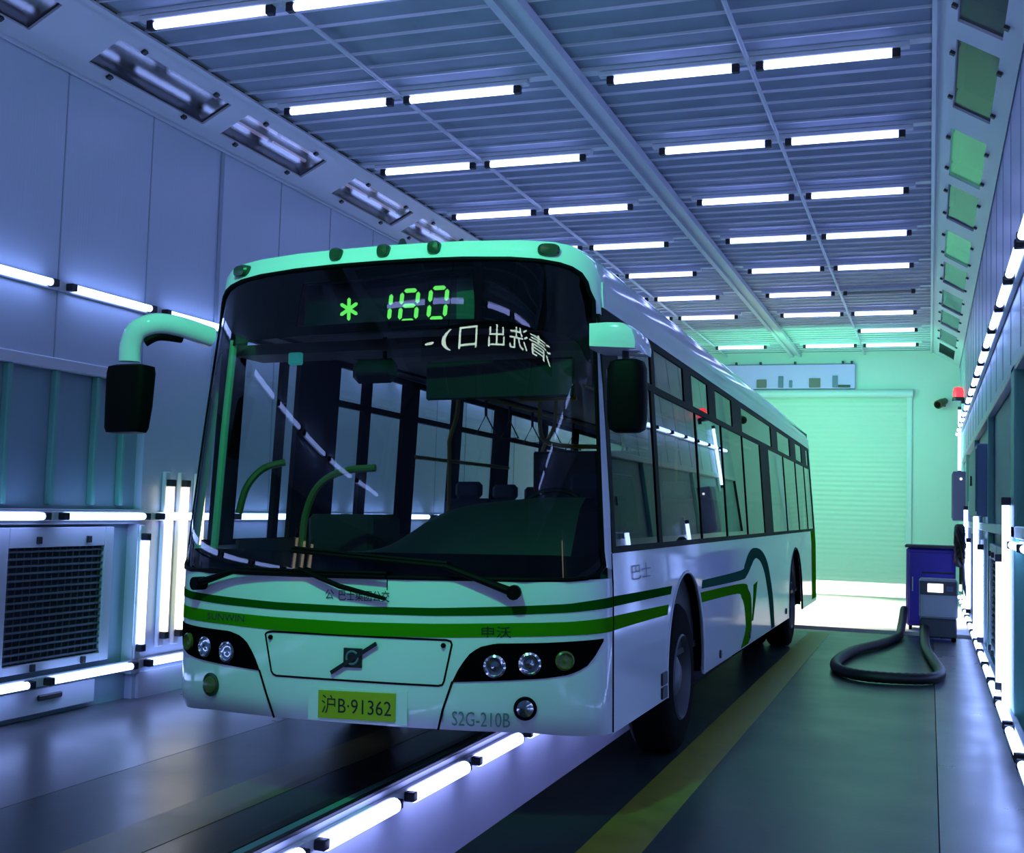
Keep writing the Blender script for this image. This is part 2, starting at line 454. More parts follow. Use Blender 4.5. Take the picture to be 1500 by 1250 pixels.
def strip(x, face, z, y0, n0, n1, where, group, L=.92, kind='tube_wall', per=1.105, name='wall_light', r=.026):
    for k in range(n0, n1):
        lab = 'lit tube light in %s, %s into the picture' % (where, ORD[k]) if k >= 0 else 'lit tube light in %s, %s behind the picture edge' % (where, ORD[-k-1])
        place_tube(kind, L, (x+face*.052, y0+per*k, z), (0, 1, 0), (face, 0, -.001), lab, group, name, r)
strip(XL, 1, 3.05, .48, -6, 13, 'upper left wall strip', 'upper left wall tube lights')
strip(XL, 1, 1.42, .53, -6, 13, 'waist-high left wall strip', 'waist-high left wall tube lights')
strip(XL, 1, .27, .47, -4, 11, 'lowest left wall strip', 'low left wall tube lights')
strip(XR, -1, 3.17, 3.16, -7, 14, 'upper right wall strip', 'upper right wall tube lights')
strip(XR, -1, .27, 2.055, -5, 13, 'lowest right wall strip', 'low right wall tube lights')
strip(XR+.05, -1, 1.42, 2.62, -7, 1, 'waist-high right wall strip', 'waist-high right wall tube lights')
strip(PL, 1, -.065, -.05, -3, 6, 'pit edge row under the bus', 'pit edge tube lights', L=.84, kind='tube', per=1.03, name='pit_light', r=.042)
place_tube('tube_wall', .86, (XL+.055, 2.11, .83), (0, 0, 1), (1, 0, 0), 'lit upright cool tube light between louvre and warm tubes on left wall', None, 'wall_light')
for i, yv in enumerate((2.40, 2.60, 2.83)):
    place_tube('tube_warm', 1.22, (XL+.055, yv, 1.08), (0, 0, 1), (1, 0, 0),
               'warm white upright tube light on left wall beside the bus, %s from the louvre' % ORD[i], 'warm upright tubes', 'wall_light')
for i, yv in enumerate((-3.75, -4.05, -4.35)):
    place_tube('tube_warm', 1.22, (XL+.055, yv, 1.34), (0, 0, 1), (1, 0, 0),
               'warm upright tube on left wall behind the camera side, %s of three, mirrored in windscreen' % ORD[i], 'warm upright tubes mirrored in the windscreen', 'wall_light')
place_tube('tube_warm', 1.22, (XR-.03, -2.35, 1.48), (0, 0, 1), (-1, 0, 0), 'warm upright tube on near right wall mirrored in lower windscreen corner', None, 'wall_light')
VR = [(3.24, .97, 1.50), (4.05, .82, .96), (7.6, .82, .96), (8.9, 1.0, 1.5), (11.6, .82, .96), (12.9, 1.0, 1.5)]
for i, (yv, zc, L) in enumerate(VR):
    place_tube('tube_wall', L, (XR-.03, yv, zc), (0, 0, 1), (-1, 0, 0), 'lit upright tube light on right wall, %s from the near end' % ORD[i], 'upright right wall tubes', 'wall_light')
place_tube('tube_wall', 1.15, (XR-.03, 16.9, 3.0), (0, 0, 1), (-1, 0, 0), 'lit upright tube light high on right wall under the red beacon', None, 'wall_light')

# ------------------------------------------------------------------ left wall fittings
rec = MB()
for yv in (-1.2, -.74, -.28, .20, .68, 1.14, 1.58, 1.90): rec.box(XL-.069, XL-.015, yv-.022, yv+.022, 1.50, 2.46, .006)
struct(rec.build('wall_left_post', M['teal'], smooth=False))
struct(MB().box(XL-.069, XL+.02, YN, 2.13, 2.46, 2.54, .008).box(XL-.069, XL+.004, YN, 2.16, 1.36, 1.47, .006).build('trim_3', M['trim'], smooth=False))
struct(MB().box(XL-.069, XL+.03, 2.06, 2.16, .2, 1.36).box(XL, XL+.03, 2.16, 9.5, 0, .2).build('trim_4', M['trim'], smooth=False))
def louvre(side, x, ya, yb, za, zb, label, group, rows=16, cols=14, fr=.10):
    t = thing('wall_louvre', label, 'vent', (x, (ya+yb)/2, za), group)
    f = side
    w = (yb-ya)/2; h = zb-za
    def bx(m, y0, y1, z0, z1, d0, d1, bev=0):
        a, b = sorted((d0*f, d1*f)); return m.box(a, b, y0, y1, z0, z1, bev)
    fm = MB(); bx(fm, -w-fr, -w, -.06, h+.14, 0, .05, .006); bx(fm, w, w+fr, -.06, h+.14, 0, .05, .006)
    bx(fm, -w, w, h, h+.14, 0, .05, .006); bx(fm, -w, w, -.06, 0, 0, .05, .006)
    fm.build('frame', M['trim'], t, smooth=False)
    bm_ = MB(); bx(bm_, -w, w, 0, h, .002, .012); bm_.build('backing', M['back'], t, smooth=False)
    gm = MB()
    for i in range(rows):
        z = h*(i+.5)/rows
        bx(gm, -w, w, z-.010, z+.004, .018, .036)
    for j in range(cols):
        yv = -w+2*w*(j+.5)/cols
        bx(gm, yv-.003, yv+.003, 0, h, .014, .024)
    gm.build('grille', M['mesh'], t, smooth=False)
    for yv in (-w*.45, w*.6):
        for z in (h+.05, -.03):
            k = MB(); bx(k, yv-.02, yv+.02, z-.025, z+.025, .05, .075, .004); k.build('latch', M['dark'], t, smooth=False)
    return t
louvre(1, XL-.05, .74, 1.72, .40, 1.20, 'dark square louvre on left wall between two tube strips', 'left wall louvres')
louvre(1, XL-.05, -.62, .40, .40, 1.20, 'louvre on left wall cut off by the photo edge', 'left wall louvres')
def wall_drawer(ya, yb, label):
    t = thing('base_panel', label, 'panel', (XL-.06, (ya+yb)/2, .04))
    w = (yb-ya)/2
    MB().box(0, .05, -w, w, 0, .17, .006).build('panel', M['trim'], t, smooth=False)
    MB().box(.05, .075, -.12, .12, .09, .13, .008).build('handle', M['dark'], t, smooth=False)
wall_drawer(.72, 1.70, 'low access panel with dark handle under the left louvre')
wall_drawer(-.6, .66, 'low access panel at the left photo edge')

# ------------------------------------------------------------------ right wall fittings
rec = MB()
for yv in (3.05,): rec.box(XR-.02, XR+.049, yv-.17, yv+.17, 0, 2.64, .008)
for yv in (6.9, 10.6, 14.3): rec.box(XR-.01, XR+.049, yv-.08, yv+.08, 0, 2.64, .008)
struct(rec.build('wall_right_post', M['teal'], smooth=False))
struct(MB().box(XR-.02, XR+.049, YN, YE, 2.60, 2.68, .008).box(XR-.02, XR+.049, YN, YE, 1.47, 1.55, .006).box(XR-.02, XR+.049, YN, YE, 0, .18, .006).build('trim_5', M['trim'], smooth=False))
for i, (a, b) in enumerate(((4.3, 5.3), (5.6, 6.6), (8.0, 8.7), (9.2, 10.3))):
    louvre(-1, XR+.049, a, b, .42, 1.22, 'louvre on right wall, %s from the near end' % ORD[i], 'right wall louvres', rows=14, cols=8)
def box_thing(name, label, cat, x0, x1, y0, y1, z0, z1, m, parts=()):
    t = thing(name, label, cat, ((x0+x1)/2, (y0+y1)/2, z0))
    hx, hy, h = (x1-x0)/2, (y1-y0)/2, z1-z0
    MB().box(-hx, hx, -hy, hy, 0, h, .012).build('casing', m, t, smooth=False)
    return t, hx, hy, h
t, hx, hy, h = box_thing('wall_cabinet', 'flat blue wall cabinet on right wall above the louvres', 'cabinet', XR-.10, XR+.048, 7.2, 9.4, 1.62, 2.36, M['steelb'])
MB().box(-hx-.012, -hx-.0005, -hy+.05, hy-.05, .05, h-.05, .004).build('door', M['steelb'], t, smooth=False)
MB().box(-hx-.03, -hx-.0125, .0, .03, h*.45, h*.6, .004).build('handle', M['dark'], t, smooth=False)
t, hx, hy, h = box_thing('electrical_box', 'grey-violet electrical box on right wall beside far corner', 'box', XR-.20, XR+.048, 14.6, 15.1, 1.55, 2.35, M['blueb'])
MB().box(-hx-.012, -hx-.0005, -hy+.03, hy-.03, .04, h-.04, .004).build('door', M['blueb'], t, smooth=False)
MB().lathe([(0, -.03), (.02, -.025), (.02, 0), (0, 0)], (0, -hy, h*.85), 'Y', 12).build('indicator', M['screen'], t)
# beacon
t = thing('warning_beacon', 'glowing red warning beacon high on right wall near far end', 'beacon', (XR-.10, 15.6, 3.58))
MB().lathe([(0, 0), (.10, 0), (.10, .05), (.085, .07), (0, .07)], (0, 0, 0), 'Z', 20).build('base', M['dark'], t)
MB().lathe([(.085, .07), (.088, .16), (.07, .23), (0, .25)], (0, 0, 0), 'Z', 20).build('lens', M['red'], t)
MB().box(.04, .10, -.03, .03, -.04, 0, .005).build('bracket', M['dark'], t, smooth=False)
# camera on far wall
t = thing('security_camera', 'dark bullet security camera on far wall right of roller door', 'camera', (3.0, YE-.001, 3.84))
MB().box(-.04, .04, -.05, 0, -.05, .07, .008).build('mount', M['dark'], t, smooth=False)
MB().tube([(0, -.05, .02), (-.02, -.12, .06), (-.04, -.18, .03)], .02, 8).build('arm', M['dark'], t)
MB().tube([(.03, -.10, .06), (-.05, -.24, .00), (-.11, -.34, -.04)], [.06, .085, .085], 14).build('body', M['olive'], t)
MB().tube([(-.108, -.338, -.039), (-.118, -.355, -.046)], .06, 14).build('lens', M['black'], t)
# pale board above the roller door
t = thing('ceiling_duct_board', 'pale violet-lit board with small dark fittings above roller door', 'board', (.13, YE-.12, 4.15))
MB().box(-1.75, 1.19, -.03, .119, 0, .50, .01).build('board', M['violet_lit'], t, smooth=False)
for x, w, hh, m in ((-.67, .10, .17, 'brown'), (-.28, .05, .24, 'blueb'), (-.08, .03, .15, 'blueb'), (.40, .11, .19, 'brown'), (.80, .05, .24, 'blueb'), (.98, .12, .05, 'dark')):
    MB().box(x-w, x+w, -.07, -.0305, .02, .02+hh, .006).build('fitting', M[m], t, smooth=False)
for x in (-1.2, -.7, 0, .95, 1.12):
    MB().box(x-.02, x+.02, -.05, .05, .5005, .56, .004).build('hanger', M['dark'], t, smooth=False)

# purple cabinet, grey unit with screen, hose
t = thing('tool_cabinet', 'tall purple cabinet standing behind the grey screen unit', 'cabinet', (2.77, 12.3, 0))
MB().box(-.33, .33, -.24, .24, .06, 1.16, .03).build('body', M['cabinet'], t, smooth=False)
MB().box(-.35, .35, -.26, .26, 1.1605, 1.20, .012).build('top', M['unitd'], t, smooth=False)
MB().box(-.29, .29, -.262, -.2405, .12, 1.10, .01).build('door', M['cabinet'], t, smooth=False)
MB().cyl((-.24, -.285, .55), (-.24, -.285, .75), .012, 8).box(-.248, -.232, -.285, -.262, .56, .58).box(-.248, -.232, -.285, -.262, .72, .74).build('handle', M['chrome'], t)
for sx in (-1, 1):
    for sy in (-1, 1):
        MB().lathe([(0, -.02), (.03, -.02), (.03, .02), (0, .02)], (sx*.27, sy*.18, .03), 'X', 14).box(sx*.27-.02, sx*.27+.02, sy*.18-.02, sy*.18+.02, .03, .06).build('caster', M['black'], t)
t = thing('dust_extractor', 'grey wheeled extraction unit with lit screen and black hose socket', 'machine', (2.86, 10.75, 0))
MB().box(-.235, .235, -.22, .22, .30, .80, .025).build('body', M['unit'], t, smooth=False)
MB().box(-.225, .225, -.215, .20, .05, .2995, .02).build('base', M['unitd'], t, smooth=False)
MB().box(-.22, .22, -.236, -.2205, .60, .775, .006).build('control_panel', M['unitd'], t, smooth=False)
scr = MB().box(-.13, .06, -.246, -.2365, .635, .745, .004).build('screen', M['screen'], t, smooth=False)
MB().box(.10, .18, -.244, -.2365, .65, .72, .004).build('keypad', M['blueb'], t, smooth=False)
MB().box(-.19, .19, -.228, -.2205, .34, .57, .006).build('front_cover', M['unit'], t, smooth=False)
MB().tube([(-.2, .23, .70), (-.2, .30, .86), (.2, .30, .86), (.2, .23, .70)], .014, 8).build('handle', M['dark'], t)
for sx in (-1, 1):
    MB().lathe([(0, -.03), (.05, -.03), (.06, 0), (.05, .03), (0, .03)], (sx*.19, -.15, .06), 'X', 18).build('wheel', M['black'], t)
    MB().lathe([(0, -.03), (.05, -.03), (.06, 0), (.05, .03), (0, .03)], (sx*.19, .14, .06), 'X', 18).build('wheel', M['black'], t)
def catmull(P, n=8):
    P = [Vector(p) for p in P]; out = []
    for i in range(len(P)-1):
        a, b, c, d = P[max(i-1, 0)], P[i], P[i+1], P[min(i+2, len(P)-1)]
        for k in range(n):
            s = k/n
            out.append(.5*((2*b)+(c-a)*s+(2*a-5*b+4*c-d)*s*s+(3*b-a-3*c+d)*s**3))
    out.append(P[-1]); return out
hz = .058
hp = catmull([(2.42, 11.85, .30), (2.40, 11.2, .12), (2.38, 10.4, hz), (2.20, 9.35, hz), (1.95, 8.4, hz), (1.84, 7.3, hz), (1.90, 6.65, hz), (2.12, 6.28, hz), (2.45, 6.25, hz), (2.77, 6.42, hz), (2.86, 6.9, hz), (2.80, 7.9, hz), (2.72, 9.1, hz), (2.70, 10.1, .10), (2.70, 10.46, .18)], 10)
tag(MB().tube(hp, [.052+.004*(i % 2) for i in range(len(hp))], 12).build('hose', M['hose']), 'thick black hose looped on the floor in front of grey unit', 'hose')
# cable bundle on right wall
cbm = MB()
for k in range(7):
    ph = random.random()*6; pts = []
    for a in range(22):
        th = 2*PI*a/22
        pts.append((XR-.16+.05*math.sin(2*th+ph), 11.72+.22*math.cos(th)*(1+.1*k/7), 1.22+.24*math.sin(th)+.04*math.sin(3*th+ph)))
    cbm.tube(pts, .024, 6, closed=True)
cbt = thing('cable_reel', 'tangled black cable coil hanging on right wall above purple cabinet', 'cable', (XR-.16, 11.72, .95))
o = cbm.build('coil', M['hose']); o.parent = cbt; o.location = (-(XR-.16), -11.72, -.95)
MB().cyl((.205, 0, .27), (-.02, 0, .27), .035, 10).build('hook', M['dark'], cbt)
o = MB().tube(catmull([(XR-.12, 11.72, 1.05), (XR-.10, 11.75, .7), (XR-.05, 11.8, .5)], 8), .022, 8).build('cable', M['hose'], cbt); o.location = (-(XR-.16), -11.72, -.95)

# ------------------------------------------------------------------ THE BUS (local frame: x right, y towards its rear, z up)
ROLL = .0225
BUS = thing('city_bus', 'white city bus with green stripes and lit route display 180', 'bus')
BUS.rotation_euler = (0, -ROLL, 0)
WT = 1.16
def W(z):
    t = min(max((z-1.15)/1.55, 0), 1); return 1.25-(1.25-WT)*t
def Y0(z):
    t = min(max((z-1.2)/1.7, 0), 1); return .2*t**1.2
PP, DD = 2.5, .45
def front(x, z):
    w = W(z); u = min(abs(x)/w, 1); return Y0(z)-.2+DD-DD*(1-u**PP)**(1/PP)
def Fp(x, z, off=0.0):
    w = W(z); x = max(-w, min(w, x))
    e = .004; xc = max(-w*.985, min(w*.985, x))
    dx = (front(xc+e, z)-front(xc-e, z))/(2*e); dz = (front(x, z+e)-front(x, z-e))/(2*e)
    n = Vector((dx, -1, dz)).normalized()
    return Vector((x, front(x, z), z)) + n*off
def Sp(y, z, off=0.0, side=1):
    zz = z
    if z > 1.35: zz = z - .012*max(0, y)*(z-1.35)/1.3
    elif z < .9: zz = z - .006*max(0, y)*(.9-z)/.48
    return Vector((side*(W(z)+off), y, zz))
US = [math.sin(PI/2*(-1+2*i/60)) for i in range(61)]       # dense towards the corners

# lower front panel
def zbot(x):
    a = abs(x)
    return .455 - .03*max(0, (a-.9)/.35)
zg0 = 1.205
rows_f = []; rows_b = []
NZ = 14
for j in range(NZ+1):
    rf = []; rb_ = []
    for u in US:
        z = zbot(u*1.25) + (zg0-zbot(u*1.25))*j/NZ
        tuck = .05*max(0, 1-(z-zbot(u*1.25))/.10)**2
        p = Fp(u*W(z), z) + Vector((0, tuck, 0)); rf.append(p); rb_.append(Vector((p.x*.985, p.y+.02, p.z)))
    rows_f.append(rf); rows_b.append(rb_)
MB().slab(rows_f, rows_b).build('front_panel', M['paint'], BUS)

# windscreen outline in (x,z): bottom corners rounded, arched top
def half_glass():
    pts = [(0, 1.203), (.3, 1.204), (.6, 1.205), (.9, 1.205), (1.10, 1.206), (1.17, 1.212), (1.215, 1.232), (1.232, 1.27)]
    for z in (1.34, 1.45, 1.6, 1.8, 2.0, 2.2, 2.4, 2.55, 2.65): pts.append((min(1.238, W(z)*.988-.008*(z-1.3)), z))
    pts += [(1.118, 2.70), (1.108, 2.745), (1.085, 2.785), (1.045, 2.812), (.99, 2.830), (.9, 2.845), (.75, 2.856), (.5, 2.864), (.25, 2.868), (0, 2.869)]
    return pts
HG = half_glass()
def zlo(x):
    x = abs(x)
    for (a, za), (b, zb) in zip(HG[:8], HG[1:8]):
        if a <= x <= b: return za+(zb-za)*(x-a)/(b-a+1e-9)
    return 1.27
def xedge(z):
    for (a, za), (b, zb) in zip(HG[7:21], HG[8:21]):
        if za <= z <= zb: return a+(b-a)*(z-za)/(zb-za+1e-9)
    return HG[7][0] if z < 1.27 else HG[20][0]
TOPC = HG[16:][::-1]
def zhi(x):
    x = abs(x)
    for (a, za), (b, zb) in zip(TOPC, TOPC[1:]):
        if a <= x <= b: return za+(zb-za)*(x-a)/(b-a+1e-9)
    return 2.65
# glass as grid: u across, v up
def glass_grid(off, v0=0., v1=1., n=40, u0=-1., u1=1., nu=60):
    rows = []
    for j in range(n+1):
        v = v0+(v1-v0)*j/n; row = []
        for i in range(nu+1):
            s = u0+(u1-u0)*i/nu; u = math.sin(PI/2*s)
            zc = 1.203+(2.869-1.203)*v
            xe = xedge(min(max(zc, 1.27), 2.785))
            x = u*xe
            lo = zlo(x); hi = zhi(x); z = lo+(hi-lo)*v
            row.append(Fp(x, z, off))
        rows.append(row)
    return rows
MB().grid(glass_grid(-.004)).build('windscreen', M['glass'], BUS, fix=False)
# black printed border behind the glass: bottom band, top mask, seal
MB().slab(glass_grid(-.010, 0, .075, 3), glass_grid(-.016, 0, .075, 3)).build('windscreen_border', M['frit'], BUS)
top_mask = MB()
VD0, VD1 = .805, .952       # display slot (fraction of glass height)
def umap(x): return math.asin(max(-1, min(1, x/1.13)))/(PI/2)
uL, uR = umap(-.46), umap(.57)
top_mask.slab(glass_grid(-.010, .775, 1, 6, -1, uL, 20), glass_grid(-.016, .775, 1, 6, -1, uL, 20))
top_mask.slab(glass_grid(-.010, .775, 1, 6, uR, 1, 20), glass_grid(-.016, .775, 1, 6, uR, 1, 20))
top_mask.slab(glass_grid(-.010, .775, VD0, 2, uL, uR, 20), glass_grid(-.016, .775, VD0, 2, uL, uR, 20))
top_mask.slab(glass_grid(-.010, VD1, 1, 2, uL, uR, 20), glass_grid(-.016, VD1, 1, 2, uL, uR, 20))
top_mask.build('windscreen_mask', M['frit'], BUS)
# rubber seal round the glass
loop = [(x, z) for x, z in HG] + [(-x, z) for x, z in HG[::-1]][1:-1]
MB().tube([Fp(x, z, .002) for x, z in loop], .012, 6, closed=True).build('windscreen_seal', M['rubber'], BUS)
# surround: pillars and cap (ring between glass outline and the outer outline), then roof
outer = []
for i, (x, z) in enumerate(HG):
    if i < 8: outer.append((x/1.232*1.25 if i > 3 else x, zg0-.002 if i < 7 else 1.24))
    elif z <= 2.66 and i < 17: outer.append((W(z), z))
oc = [(1.158, 2.735), (1.150, 2.80), (1.128, 2.86), (1.090, 2.905), (1.03, 2.940), (.94, 2.958), (.78, 2.966), (.5, 2.971), (.25, 2.973), (0, 2.974)]
outer += oc
assert len(outer) == len(HG)
def capdrop(z): return .05*max(0, (z-2.84)/.13)**2
ring = []
full_in = [(-x, z) for x, z in HG[7:][:]] + [(x, z) for x, z in HG[7:-1][::-1]]
full_out = [(-x, z) for x, z in outer[7:]] + [(x, z) for x, z in outer[7:-1][::-1]]
for s in (0, .25, .5, .75, 1):
    row = []
    for (a, za), (b, zb) in zip(full_in, full_out):
        x = a+(b-a)*s; z = za+(zb-za)*s
        p = Fp(x, z, .004); p.y += capdrop(z); row.append(p)
    ring.append(row)
MB().grid(ring).build('windscreen_surround', M['paint'], BUS)
LB = 11.75
top = full_out[9:len(full_out)-9]
rr = []
base = ring[-1][9:len(full_out)-9]
rr.append(base)
ys_roof = [.34, .45, .7, 1.2, 2.5, 4, 6, 8, 10, 11.3, 11.6, 11.75]
for yv in ys_roof:
    row = []
    for (x, z), b0 in zip(top, base):
        lift = .035*max(0, 1-abs(x)/1.2)**.5*min(1, (yv-.2)/.6)
        zz = z+lift+.012
        zz -= .012*yv*(zz-1.35)/1.3
        yy = max(yv, b0.y+.06) if yv < .5 else yv
        if yv > 11.2: zz -= .10*((yv-11.2)/.55)**2
        row.append((x*1.006, yy, zz))
    rr.append(row)
MB().grid(rr).build('roof', M['paint'], BUS)

# side lower panels with wheel arches
ARCH = [(2.20, .64, .525), (8.98, .74, .42)]
def zlow(y):
    z = .42
    for yc, r, zc in ARCH:
        if abs(y-yc) < r: z = max(z, zc+math.sqrt(max(0, r*r-(y-yc)**2)))
    return z
def side_panel(side):
    ys = [.25, .6, 1.0, 1.3]
    for yc, r, zc in ARCH:
        ys += [yc-r-.0005, yc+r+.0005]
        for k in range(25): ys.append(yc-(r-1e-4)*math.cos(PI*k/24))
        ys += [3.4, 4.2, 5, 6, 7, 7.8] if yc < 5 else [10.2, 10.8, 11.3, 11.6]
    ys = sorted(ys)
    fr = []; bk = []
    for yv in ys:
        z0 = zlow(yv); fr.append([Sp(yv, z0+(1.335-z0)*k/5, 0, side) for k in range(6)])
        bk.append([Sp(yv, z0+(1.335-z0)*k/5, -.02, side) for k in range(6)])
    MB().slab(fr, bk).build('side_panel', M['paint'], BUS)
side_panel(1); side_panel(-1)
def arc_lip(side):
    for yc, r, zc in ARCH:
        pts = []
        a0 = math.asin(max(-.9, (.42-zc)/r))
        for k in range(25):
            th = PI-a0-(PI-2*a0)*k/24
            pts.append(Sp(yc+(r-.012)*math.cos(th), zc+(r-.012)*math.sin(th), .0, side))
        MB().tube(pts, .009, 8).build('wheel_arch_lip', M['trim'] if yc < 5 else M['rubber'], BUS)
        ln = MB(); rows = []
        for xx in (1.225, .72):
            rows.append([Vector((side*xx, yc+(r-.01)*math.cos(PI-a0-(PI-2*a0)*k/24), zc+(r-.01)*math.sin(PI-a0-(PI-2*a0)*k/24))) for k in range(25)])
        ln.grid(rows)
        ln.box(min(side*.70, side*.72), max(side*.70, side*.72), yc-r, yc+r, .40, zc+r)
        ln.build('wheel_arch_liner', M['black'], BUS)
arc_lip(1); arc_lip(-1)
# rear
rear = []
for z in (.38, .6, .9, 1.3, 1.8, 2.3, 2.7):
    row = []
    for i in range(25):
        a = -1+2*i/24; u = abs(a); w = W(z)
        yy = LB+.15-.32*(1-(1-u**4)**.5) if u < 1 else LB-.17
        row.append((a*w, yy - (.02*(z-1.3) if z > 1.3 else 0), z-.10*(max(0, z-1.3)/1.4)))
    rear.append(row)
MB().grid(rear, flip=True).build('rear_panel', M['paint'], BUS)
MB().box(-1.15, 1.15, .3, 11.5, .40, .46).build('underframe', M['black'], BUS, smooth=False)

# window band: rails, pillars, panes, quarter lights
def sbar(m, ya, yb, za, zb, side, o0=-.03, o1=.004, n=8):
    fr = []; bk = []
    for i in range(n+1):
        yv = ya+(yb-ya)*i/n
        fr.append([Sp(yv, za+(zb-za)*k/2, o1, side) for k in range(3)]); bk.append([Sp(yv, za+(zb-za)*k/2, o0, side) for k in range(3)])
    m.slab(fr, bk)
ZW0, ZW1, ZQ0, ZQ1, ZTOP = 1.365, 2.30, 2.345, 2.585, 2.70
def window_band(side, pillars, qpill, wide):
    fm = MB()
    sbar(fm, .28, 11.6, 1.33, ZW0, side, n=24)
    sbar(fm, .28 if side > 0 else 1.45, 11.6, ZW1, ZQ0, side, n=24)
    sbar(fm, .34, 11.6, ZQ1, 2.63, side, n=24)
    for (a, b) in pillars: sbar(fm, a, b, ZW0, ZQ0 if side < 0 else ZW1, side, n=1)
    for (a, b) in qpill: sbar(fm, a, b, ZQ0, ZQ1, side, n=1)
    fm.build('window_frame', M['rubber'], BUS)
    cm = MB(); sbar(cm, .36, 11.6, 2.632, ZTOP+.07, side, -.03, .006, n=24)
    cm.build('cant_rail', M['paint'], BUS)
    edges = sorted(pillars)
    for (a, b), (c, d) in zip(edges, edges[1:]):
        zt = ZQ1 if (side < 0 and c < 1.3) else ZW1
        fr = [[Sp(b+(c-b)*i/2, ZW0+(zt-ZW0)*k/4, -.003, side) for k in range(5)] for i in range(3)]
        MB().grid(fr, flip=side < 0).build('side_window', M['sglass'] if side > 0 else M['cglass'], BUS, fix=False)
    edges = sorted(qpill)
    for (a, b), (c, d) in zip(edges, edges[1:]):
        if side < 0 and c < 1.3: continue
        fr = [[Sp(b+(c-b)*i/2, ZQ0+(ZQ1-ZQ0)*k/2, -.003, side) for k in range(3)] for i in range(3)]
        MB().grid(fr, flip=side < 0).build('quarter_window', M['sglass'] if side > 0 else M['cglass'], BUS, fix=False)
rp = [(.28, .36), (1.40, 1.50), (2.84, 2.87), (3.97, 4.0), (5.12, 5.15), (6.30, 6.95), (8.30, 8.33), (9.60, 9.63), (10.7, 10.73), (11.5, 11.6)]
rq = [(.28, .62), (1.45, 1.55), (2.48, 2.78), (3.45, 3.78), (4.62, 5.16), (7.30, 7.85), (9.1, 9.75), (10.5, 11.1), (11.4, 11.6)]
window_band(1, rp, rq, True)
lp = [(.34, .56), (1.0, 1.07), (1.22, 1.78), (2.17, 2.29), (2.87, 3.15), (3.90, 4.11), (4.98, 5.4), (6.4, 6.6), (7.6, 7.8), (8.8, 9.0), (10.2, 10.4), (11.5, 11.6)]
lq = [(.34, .56), (1.0, 1.07), (1.22, 1.78), (2.17, 2.29), (2.87, 3.15), (3.90, 4.11), (4.98, 5.4), (6.4, 6.6), (7.6, 7.8), (8.8, 9.0), (10.2, 10.4), (11.5, 11.6)]
window_band(-1, lp, lq, False)

# painted stripes
def front_band(zt, zb, m, off=.003):
    def itp(T, x):
        x = abs(x)
        for (a, p), (b, q) in zip(T, T[1:]):
            if a <= x <= b: return p+(q-p)*(x-a)/(b-a)
        return T[-1][1]
    fr = []; bk = []
    for u in US:
        x = u*1.25
        a, b = itp(zb, x), itp(zt, x)
        fr.append([Fp(x, a+(b-a)*k/2, off) for k in range(3)]); bk.append([Fp(x, a+(b-a)*k/2, -.002) for k in range(3)])
    MB().slab(fr, bk).build('stripe', m, BUS)
front_band([(0, 1.053), (.45, 1.058), (.8, 1.073), (1.1, 1.088), (1.26, 1.112)], [(0, 1.016), (.45, 1.019), (.8, 1.031), (1.1, 1.046), (1.26, 1.060)], M['bandd'])
front_band([(0, .973), (.45, .980), (.8, .992), (1.1, 1.000), (1.26, 1.012)], [(0, .906), (.45, .912), (.8, .925), (1.1, .933), (1.26, .938)], M['bandg'])
def side_band(A, B, m, n=4, side=1):
    A = catmull([(p[0], p[1], 0) for p in A], n); B = catmull([(p[0], p[1], 0) for p in B], n)
    fr = [[Sp(a.x, a.y, .003, side), Sp(b.x, b.y, .003, side)] for a, b in zip(A, B)]
    bk = [[Sp(a.x, a.y, -.002, side), Sp(b.x, b.y, -.002, side)] for a, b in zip(A, B)]
    MB().slab(fr, bk).build('stripe', m, BUS)
side_band([(.25, 1.112), (.9, 1.10), (1.72, 1.087)], [(.25, 1.060), (.9, 1.05), (1.68, 1.037)], M['bandd'])
side_band([(.25, 1.012), (.9, .996), (1.62, .977)], [(.25, .938), (.9, .93), (1.58, .917)], M['bandg'])
side_band([(2.78, 1.069), (4.58, 1.063), (4.8, 1.10), (4.98, 1.172), (5.2, 1.22), (5.42, 1.235), (5.75, 1.22), (6.03, 1.173), (6.3, 1.08), (6.49, .955), (6.75, .7), (6.85, .43)],
          [(2.74, 1.011), (4.57, .981), (4.9, 1.0), (5.19, 1.074), (5.35, 1.12), (5.51, 1.138), (5.7, 1.12), (5.88, 1.08), (6.08, 1.0), (6.22, .9), (6.45, .68), (6.6, .43)], M['band_side'])
side_band([(2.70, .987), (4.69, .946), (5.0, .88), (5.18, .798), (5.2, .63), (5.16, .50), (4.98, .43)],
          [(2.76, .914), (4.38, .877), (4.62, .83), (4.76, .765), (4.83, .66), (4.83, .553), (4.55, .43)], M['bandg'])
side_band([(5.6, .92), (5.45, .75), (5.3, .6)], [(5.35, .90), (5.3, .75), (5.22, .6)], M['bandg'], 2)
side_band([(11.0, 1.33), (11.0, .9), (11.0, .46)], [(11.6, 1.33), (11.6, .9), (11.6, .46)], M['bandg'], 2)

